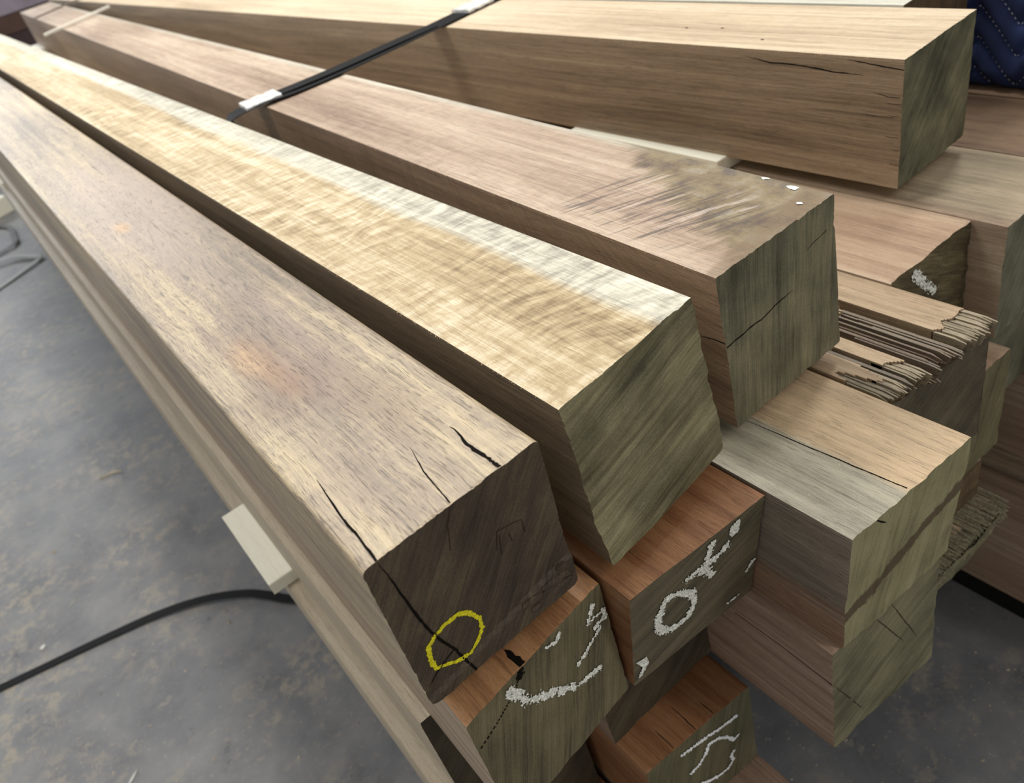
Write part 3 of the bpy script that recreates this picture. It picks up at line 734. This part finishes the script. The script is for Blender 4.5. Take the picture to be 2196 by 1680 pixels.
F += [(c0, c0+3, c0+2, c0+1), (0, c0, c0+1, nx), (nz*(nx+1), nz*(nx+1)+nx, c0+2, c0+3), (0, nz*(nx+1), c0+3, c0), (nx, c0+1, c0+2, nz*(nx+1)+nx)]
mesh('sawn_end', V, F, E_['U'], root)
rng = random.Random(5); V = []; F = []
bris = plain('grey_fibre', (140, 134, 110), .8, nz=.3, nscale=400)
for k in range(900):
    x = rng.uniform(-.002, .177); z = rng.uniform(.030, .0600); ln = rng.uniform(.006, .022); wd = rng.uniform(.0007, .0015)
    y0 = .036; y1 = .004-ln*.75; dx = rng.gauss(0, .0006); dz = rng.uniform(-.002, .0008)
    c = len(V)
    V += [(x-wd, y0, z), (x+wd, y0, z), (x, y0, z+wd*1.5), (x-wd*.7+dx, y1, z+dz), (x+wd*.7+dx, y1, z+dz), (x+dx, y1, z+wd+dz)]
    F += [(c, c+1, c+2), (c+3, c+5, c+4), (c, c+3, c+4, c+1), (c+1, c+4, c+5, c+2), (c+2, c+5, c+3, c)]
tag(mesh('torn_fibres', V, F, bris, root), kind='stuff')

# ------------------------------------------------------------------ edge burr (fine fibres left by the saw)
def burr(b, edge, y0, y1, n, mat, seed, ln=(.001, .0028)):
    rng = random.Random(seed); V = []; F = []
    for k in range(n):
        y = rng.uniform(y0, y1); L_ = rng.uniform(*ln); wd = .00022
        x = 0 if edge == 'L' else b.w; sg = -1 if edge == 'L' else 1
        z = b.h-.0006; dy = rng.uniform(-.002, .001)
        c = len(V)
        V += [(x, y-wd, z), (x, y+wd, z), (x, y, z-.0006), (x+sg*L_*.6, y+dy, z+L_*rng.uniform(-.5, .9))]
        F += [(c, c+1, c+3), (c+1, c+2, c+3), (c+2, c, c+3), (c, c+2, c+1)]
    tag(mesh('edge_fibres', V, F, mat, b.root), kind='stuff')
fib = plain('pale_fibre', (206, 178, 142), .7)
burr(B['B'], 'L', .02, 1.3, 170, fib, 1)
burr(B['D'], 'L', .03, .75, 150, fib, 2, (.001, .0035))
burr(B['C'], 'L', .02, .7, 60, fib, 3)
burr(B['M'], 'L', .02, 1.2, 200, fib, 4, (.001, .003))

# ------------------------------------------------------------------ spacers and bearers
def spacer(x0, x1, y0, y1, z0, z1, label, mat='pale', group='wooden spacers between the layers', yaw=0):
    """a rough sawn board with eased edges, lying across the pile"""
    o = empty('spacer_board', ((x0+x1)/2, (y0+y1)/2, z0+UP), yaw); tag(o, label, 'spacer', group)
    a, c, h = (x1-x0)/2, (y1-y0)/2, z1-z0; e = .0012
    prof = [(-c+e, 0), (c-e, 0), (c, e), (c, h-e), (c-e, h), (-c+e, h), (-c, h-e), (-c, e)]
    V = []; F = []
    n = 24
    for i in range(n+1):
        x = -a+2*a*i/n
        for (y, z) in prof: V.append((x, y+.0007*noise.noise(Vector((x*30, y*9, seed_sp[0]))), z))
    for i in range(n):
        for k in range(8): p = i*8+k; q = i*8+(k+1) % 8; F.append((p, q, q+8, p+8))
    F += [tuple(range(8))[::-1], tuple(n*8+k for k in range(8))]
    seed_sp[0] += 1
    mesh('board', V, F, W_[mat], o)
    return o
seed_sp = [1]
spacer(.010, .82, .945, 1.150, -.494, -.4722, 'pale board end poking out over the floor from the left side of the pile')
spacer(.802, 1.12, .775, 1.10, -.1718, -.1515, 'pale spacer strip showing in the slot under the peach beam')
spacer(.225, .56, 1.05, 1.15, -.1718, -.1515, 'short pale spacer hidden under the blond and pinkish beams')
spacer(.060, .20, 1.00, 1.10, -.1718, -.1515, 'short spacer hidden under the knotty beam nearest the floor')
spacer(.060, .66, 3.80, 3.95, -.1718, -.1515, 'far pale spacer seen in the gap between the blond and pinkish beams')
spacer(.060, 1.12, 4.78, 5.06, -.1718, -.1515, 'farthest grey-white spacer near the far end of the pinkish beam')
spacer(.040, .98, 4.0, 4.2, -.494, -.4722, 'rear spacer board deep between the third and fourth layers')
spacer(.05, .98, .95, 1.15, -.816, -.794, 'spacer board low in the pile, in the dark', mat='brown')
spacer(.06, .98, 4.0, 4.2, -.816, -.794, 'rear spacer board low in the pile, in the dark', mat='brown')
for (y0, y1, l) in ((.9, 1.0, 'front bearer on the concrete under the whole pile'), (4.2, 4.3, 'rear bearer on the concrete under the whole pile')):
    spacer(.08, .97, y0, y1, -1.0, -.966, l, mat='brown', group='bearers under the pile')
W_['black'] = plain('flat_black', (20, 19, 18), .85, nz=.2, nscale=60, spec=.2)
spacer(.985, 1.22, .10, 4.6, -1.0, -.9645, 'black strip filling the gap between the floor and the deep rosy beam', mat='black', group='bearers under the pile')  # solid black strip closing the gap below the right stack

# ------------------------------------------------------------------ strap over the top beams, with metal seals
black = plain('black_strap', (16, 17, 20), .7, nz=.15, nscale=60, spec=.15)
def ribbon(name, pts, width, th, mat, parent=None, up=(0, 0, 1), sub=6):
    P = [Vector(p) for p in pts]; Q = []
    for i in range(len(P)-1):
        p0 = P[max(i-1, 0)]; p1 = P[i]; p2 = P[i+1]; p3 = P[min(i+2, len(P)-1)]
        for k in range(sub):
            t = k/sub
            Q.append(.5*((2*p1)+(p2-p0)*t+(2*p0-5*p1+4*p2-p3)*t*t+(3*p1-p0-3*p2+p3)*t**3))
    Q.append(P[-1]); V = []; F = []
    for i, p in enumerate(Q):
        d = (Q[min(i+1, len(Q)-1)]-Q[max(i-1, 0)]).normalized(); s = d.cross(Vector(up)).normalized()*width/2; u = s.cross(d).normalized()*th/2
        for a in (p-s-u, p+s-u, p+s+u, p-s+u): V.append(a)
    for i in range(len(Q)-1):
        for k in range(4): F.append((i*4+k, i*4+(k+1) % 4, i*4+4+(k+1) % 4, i*4+4+k))
    F += [(0, 1, 2, 3), tuple(len(V)-4+k for k in (3, 2, 1, 0))]
    F = [f[::-1] for f in F]
    return mesh(name, V, F, mat, parent)
st = empty('strap_or_shadow_band', (.46, 1.45, UP)); tag(st, 'taut black strap crossing the pinkish and peach top beams, with two bright metal seals', 'strap', 'steel strapping')
ribbon('band', [(.374, 1.468, -.14), (.3735, 1.468, -.06), (.374, 1.467, -.012), (.381, 1.465, -.001), (.43, 1.452, .0055), (.50, 1.440, .0035), (.60, 1.434, .0035), (.72, 1.440, .0035), (.83, 1.452, .0035), (.95, 1.464, .0035), (1.10, 1.475, .0035)],
       .052, .0012, black, st).location = (-.46, -1.45, 0)
ribbon('band', [(.43, 1.464, .006), (.50, 1.450, .0065), (.60, 1.443, .0065), (.70, 1.446, .0065), (.80, 1.450, .0050)], .036, .0010, black, st).location = (-.46, -1.45, 0)
steel = plain('bright_seal', (226, 232, 232), .35, metal=.25, nz=.15, nscale=80)
def seal(x0, x1, y0, y1):
    V = []; F = []; n = 10
    d = Vector((x1-x0, y1-y0, 0)); L = d.length; d.normalize(); s = Vector((-d.y, d.x, 0))
    for i in range(n+1):
        f = i/n; crimp = .0012*(1 if i in (3, 7) else 0); wd = .027-crimp*1.5
        for (a, z) in ((-wd, .0025), (-wd, .0085-crimp), (-wd+.002, .0098-crimp), (wd-.002, .0098-crimp), (wd, .0085-crimp), (wd, .0025)):
            p = Vector((x0, y0, 0))+d*(L*f)+s*a; V.append((p.x-.46, p.y-1.45, z))
    for i in range(n):
        for k in range(6): F.append((i*6+k, i*6+(k+1) % 6, i*6+6+(k+1) % 6, i*6+6+k))
    F += [tuple(range(6)), tuple(n*6+k for k in range(5, -1, -1))]
    F = [f[::-1] for f in F]
    mesh('metal_seal', V, F, steel, st)
seal(.405, .470, 1.462, 1.455); seal(.870, .935, 1.458, 1.464)
st2 = empty('strap_or_shadow_band', (.55, 4.5, UP)); tag(st2, 'brown strip standing for a soft shadow across the far end of the pinkish beam', 'strap', 'steel strapping')
ribbon('band', [(.528, 4.45, .0035), (.560, 4.47, .0035), (.68, 4.55, .0035), (.76, 4.6, .0035), (1.05, 4.7, .0035)], .03, .0012, plain('brown_shadow_strip', (104, 88, 72), .6), st2).location = (-.55, -4.5, 0)  # brown ribbon standing in for a blurred shadow over the beam tops
# pale lath
lt = empty('thin_lath', (.458, 3.622, UP)); tag(lt, 'thin white lath lying across the far part of the pinkish beam', 'stick')
V = []; F = []; n = 12
for i in range(n+1):
    f = i/n; p = Vector((.28*f-.02, .125*f+.006*math.sin(f*5), .006+.004*f))
    for (a, c) in ((-.009, -.004), (.009, -.004), (.009, .004), (-.009, .004)): V.append((p.x, p.y+a, p.z+c))
for i in range(n):
    for k in range(4): F.append((i*4+k, i*4+(k+1) % 4, i*4+4+(k+1) % 4, i*4+4+k)[::-1])
F += [(3, 2, 1, 0)[::-1], tuple(n*4+k for k in (0, 1, 2, 3))[::-1]]
mesh('lath', V, F, plain('white_wood', (236, 232, 220), .6), lt)

# ------------------------------------------------------------------ straps and scraps on the floor
fs = empty('floor_strap', (0, 1.5, 0)); tag(fs, 'loose black strap curving over the concrete and under the left side of the pile', 'strap')
ribbon('band', [(.30, 1.30, .004), (.16, 1.36, .006), (.052, 1.448, .010), (.001, 1.52, .012), (-.035, 1.567, .012), (-.096, 1.622, .010), (-.164, 1.665, .008), (-.236, 1.697, .006), (-.311, 1.72, .005), (-.385, 1.741, .004), (-.482, 1.766, .003), (-.577, 1.79, .003), (-.85, 1.86, .003)],
       .022, .0012, black, fs, up=(0, 0, 1)).location = (0, -1.5, 0)
grey = plain('grey_green_strap', (116, 120, 110), .5)
def loose(name, label, pts, wd, mat, group=None):
    o = empty(name, (pts[0][0], pts[0][1], 0)); tag(o, label, 'strap', group)
    ribbon('band', pts, wd, .002, mat, o).location = (-pts[0][0], -pts[0][1], 0)
loose('plastic_strap', 'far pale grey strap end looping on the floor beside the pile', [(-.35, 4.88, .01), (-.174, 4.865, .02), (-.084, 4.814, .02), (.005, 4.66, .015), (.012, 4.64, .012), (-.05, 4.60, .01), (-.214, 4.50, .006), (-.4, 4.42, .006)], .03, grey)
loose('wire_loop', 'far dark bent wire lying past the pale grey strap', [(-.40, 4.95, .01), (-.152, 5.03, .01), (-.06, 5.07, .015), (-.045, 5.2, .015), (-.042, 5.447, .01), (-.12, 5.6, .01)], .03, plain('dark_wire', (66, 62, 60), .6))
# pale timber offcut at the far left edge
pc = empty('timber_offcut', (-.06, 5.85, 0), .35); tag(pc, 'yellowish timber offcut on the floor far off at the left edge', 'offcut')
V = []; F = []; box(V, F, -.45, .07, -.10, .10, .0, .10); ob = mesh('board', V, F, W_['pale'], pc)
bv = ob.modifiers.new('bevel', 'BEVEL'); bv.width = .004
# slivers
sliver_m = plain('sliver_wood', (196, 182, 156), .7)
def sliver(name, label, p, q, wd, mat, bend=.01, group=None):
    o = empty(name, (p[0], p[1], 0)); tag(o, label, 'wood chip', group)
    V = []; F = []; n = 8
    d = Vector((q[0]-p[0], q[1]-p[1])); nn = Vector((-d.y, d.x)).normalized()
    for i in range(n+1):
        f = i/n; c = d*f+nn*bend*math.sin(f*3.1416); ww = wd*(.25+math.sin(f*3.0+.1)*.75)/2
        for (a, z) in ((-ww, .001), (ww, .001), (0, .001+wd*.6)): V.append((c.x+nn.x*a, c.y+nn.y*a, z))
    for i in range(n):
        for k in range(3): F.append((i*3+k, i*3+(k+1) % 3, i*3+3+(k+1) % 3, i*3+3+k)[::-1])
    F += [(0, 1, 2), (n*3+2, n*3+1, n*3)]
    mesh('sliver', V, F, mat, o)
sliver('wood_sliver', 'thin tan curled splinter on the concrete left of the pile', (-.205, 2.395), (-.140, 2.365), .006, sliver_m, .012)
sliver('wood_sliver', 'bright white sliver on the floor at the bottom edge', (-.402, 1.300), (-.375, 1.322), .006, plain('white_sliver', (235, 238, 235), .5), .001)
sliver('paint_chip', 'small white chip beside the loose black strap', (-.482, 1.832), (-.468, 1.838), .010, plain('white_chip', (230, 235, 232), .5), .001)
# sawdust and grit, uncountable
rng = random.Random(12); V = []; F = []; cols = []
for k in range(1500):
    if k < 1200: x = rng.uniform(-1.3, .03); y = rng.uniform(1.0, 4.5)
    else: x = rng.uniform(.38, 1.0); y = rng.uniform(.1, .75)
    s = abs(rng.gauss(0, 1))*.0009+.0005; a = rng.uniform(0, 6.28); e = rng.uniform(1, 2.6)
    if rng.random() < .03: s *= 2.2
    dx, dy = math.cos(a), math.sin(a); c = len(V); z0 = .0002
    V += [(x+dx*s*e, y+dy*s*e, z0), (x-dy*s, y+dx*s, z0), (x-dx*s*e, y-dy*s*e, z0), (x+dy*s, y-dx*s, z0), (x, y, z0+s*.7)]
    F += [(c, c+1, c+4), (c+1, c+2, c+4), (c+2, c+3, c+4), (c+3, c, c+4), (c+3, c+2, c+1, c)]
tag(mesh('sawdust', V, F, plain('sawdust_grains', (150, 140, 122), .9, nz=.25, nscale=30)), 'scattered sawdust and small wood grit over the grey concrete floor', 'sawdust', kind='stuff')
rng = random.Random(3); V = []; F = []
for k in range(240):
    bk = rng.choice('ABCDHKP'); b = B[bk]
    lx = rng.uniform(.01, b.w-.01); ly = rng.uniform(.04, 1.0); s = rng.uniform(.0003, .0008)
    M_ = b.root.matrix_basis
    p = Matrix.Translation(b.root.location) @ Matrix.Rotation(b.root.rotation_euler.z, 4, 'Z') @ Vector((lx, ly, b.h))
    c = len(V); a = rng.uniform(0, 3.1); dx, dy = math.cos(a)*s*1.8, math.sin(a)*s*1.8
    V += [(p.x+dx, p.y+dy, p.z), (p.x-dy*.5, p.y+dx*.5, p.z), (p.x-dx, p.y-dy, p.z), (p.x+dy*.5, p.y-dx*.5, p.z), (p.x, p.y, p.z+s)]
    F += [(c, c+1, c+4), (c+1, c+2, c+4), (c+2, c+3, c+4), (c+3, c, c+4), (c+3, c+2, c+1, c)]
tag(mesh('wood_dust', V, F, plain('pale_dust', (214, 198, 168), .9)), 'fine pale wood dust resting on the beams', 'sawdust', kind='stuff')

# ------------------------------------------------------------------ folded quilted blanket
def quilt_mat():
    t = NT('navy_quilted_cloth')
    P = t.n('TexCoord').outputs['Object']
    wv = t.n('TexWave', {'Vector': P, 'Scale': 520.0, 'Distortion': .6, 'Detail': 1.0}, bands_direction='Y')
    wz = t.n('TexWave', {'Vector': P, 'Scale': 420.0, 'Distortion': .6, 'Detail': 1.0}, bands_direction='Z')
    wmix = t.math('MULTIPLY', wv.outputs[1], wz.outputs[1])
    nz = t.noise(P, 30, 3)
    col = t.ramp(t.math('ADD', t.math('MULTIPLY', nz, .7), t.math('MULTIPLY', wmix, .3)), [(.2, srgb(18, 26, 56)), (.75, srgb(44, 60, 108))])
    return t.out(col, .85, t.bump(wmix, .5, .0006), .3)
navy = quilt_mat()
thread = plain('pale_thread', (190, 194, 206), .7)
q = empty('quilted_blanket', (1.16, .3, Z2+UP)); tag(q, 'folded navy blue quilted moving blanket with pale zigzag stitching beside the pale beams', 'blanket')
# local: face x=0 facing the camera side (-X), y along, z up. Chevron stitch lines.
PER = .110; ROW = .041; AMP = .033
def tri(y):
    f = ((y/PER+.11) % 1.0); return AMP*(abs(f*2-1)*2-1)
def stitch_d(y, z):
    zz = z-tri(y); k = round(zz/ROW); return abs(zz-k*ROW)
def skin(y, z, lay):
    d = stitch_d(y, z); puff = .007*(1-math.exp(-(d/.006)**1.2))
    fold = .010*noise.noise(Vector((y*3, z*6, lay*4)))
    return puff+fold
for lay, (z0, z1, inset) in enumerate(((0, .17, 0), (.172, .33, .012))):
    ny, nz = 300, 60; V = []; F = []
    y0, y1, dep = 0.0, 1.5, .40
    # profile: around the front fold: from under, up the face, back over the top
    prof = []
    R = .03
    for k in range(nz+1):
        f = k/nz
        z = z0+(z1-z0)*f
        e = min(z-z0, z1-z); bul = math.sqrt(max(0, 1-((R-min(e, R))/R)**2))*R
        prof.append((-bul+R+inset, z))
    for i in range(ny+1):
        y = y0+(y1-y0)*i/ny
        for (px, z) in prof: V.append((px-skin(y, z, lay), y, max(z, z0+.0005)))
        V.append((dep, y, z1)); V.append((dep, y, z0))
    n = nz+3
    for i in range(ny):
        for k in range(n): a = i*n+k; b2 = i*n+(k+1) % n; F.append((a, a+n, b2+n, b2)[::-1])
    F += [tuple(range(n)), tuple(ny*n+k for k in reversed(range(n)))]
    F = [f[::-1] for f in F]
    mesh('blanket_fold', V, F, navy, q, smooth=True)
    V = []; F = []
    for row in range(-2, 10):
        y = y0+.005
        while y < y1-.005:
            up_ = ((y/PER) % 1.0) < .5
            ln = .0048; f0 = tri(y)+row*ROW; f1 = tri(y+ln*.62)+row*ROW
            up_ = 0
            if z0+.004 < f0 < z1-.004 and z0+.004 < f1 < z1-.004:
                def sx(zv):
                    e = min(zv-z0, z1-zv); return -math.sqrt(max(0, 1-((R-min(e, R))/R)**2))*R+R+inset
                xa = sx(f0)-skin(y, f0, lay)-.0009; xb = sx(f1)-skin(y+ln*.62, f1, lay)-.0009
                c = len(V); wd = .0011
                V += [(xa, y, f0-wd), (xa, y, f0+wd), (xb, y+ln*.62, f1+wd), (xb, y+ln*.62, f1-wd), ((xa+xb)/2-.0008, y+ln*.31, (f0+f1)/2)]
                F += [(c, c+1, c+4), (c+1, c+2, c+4), (c+2, c+3, c+4), (c+3, c, c+4)]
            y += ln
    tag(mesh('stitching', V, F, thread, q), kind='stuff')

# ------------------------------------------------------------------ far clutter behind the pile
rng = random.Random(21)
dk = [plain('dark_profile', c, .45, nz=.12, nscale=6) for c in ((58, 44, 46), (110, 96, 106), (34, 28, 32), (150, 142, 154), (84, 60, 52))]
for k in range(21):
    lvl = k // 3; j = k % 3
    o = empty('steel_profile', (-1.3+.05*rng.random(), 8.6+j*.34, lvl*.135), -.20)
    tag(o, 'dark steel profile lying crosswise in the blurred stack behind the pile', 'profile', 'dark profiles behind the pile')
    V = []; F = []
    L_ = rng.uniform(2.6, 3.4)
    for (x0, x1, z0, z1) in ((0, L_, 0, .012), (0, L_, .118, .130)): box(V, F, x0, x1, -.07, .07, z0, z1)
    box(V, F, 0, L_, -.07, -.058, .012, .118)
    mesh('channel', V, F, dk[rng.randrange(5)], o)
o = empty('teal_crate', (1.35, 11.0, .55)); tag(o, 'small teal crate far behind, at the top left corner', 'crate')
V = []; F = []
for (x0, x1, y0, y1) in ((-.3, .3, -.2, -.18), (-.3, .3, .18, .2), (-.3, -.28, -.2, .2), (.28, .3, -.2, .2)): box(V, F, x0, x1, y0, y1, 0, .5)
box(V, F, -.3, .3, -.2, .2, 0, .03)
mesh('crate_shell', V, F, plain('teal_plastic', (40, 110, 120), .5), o)
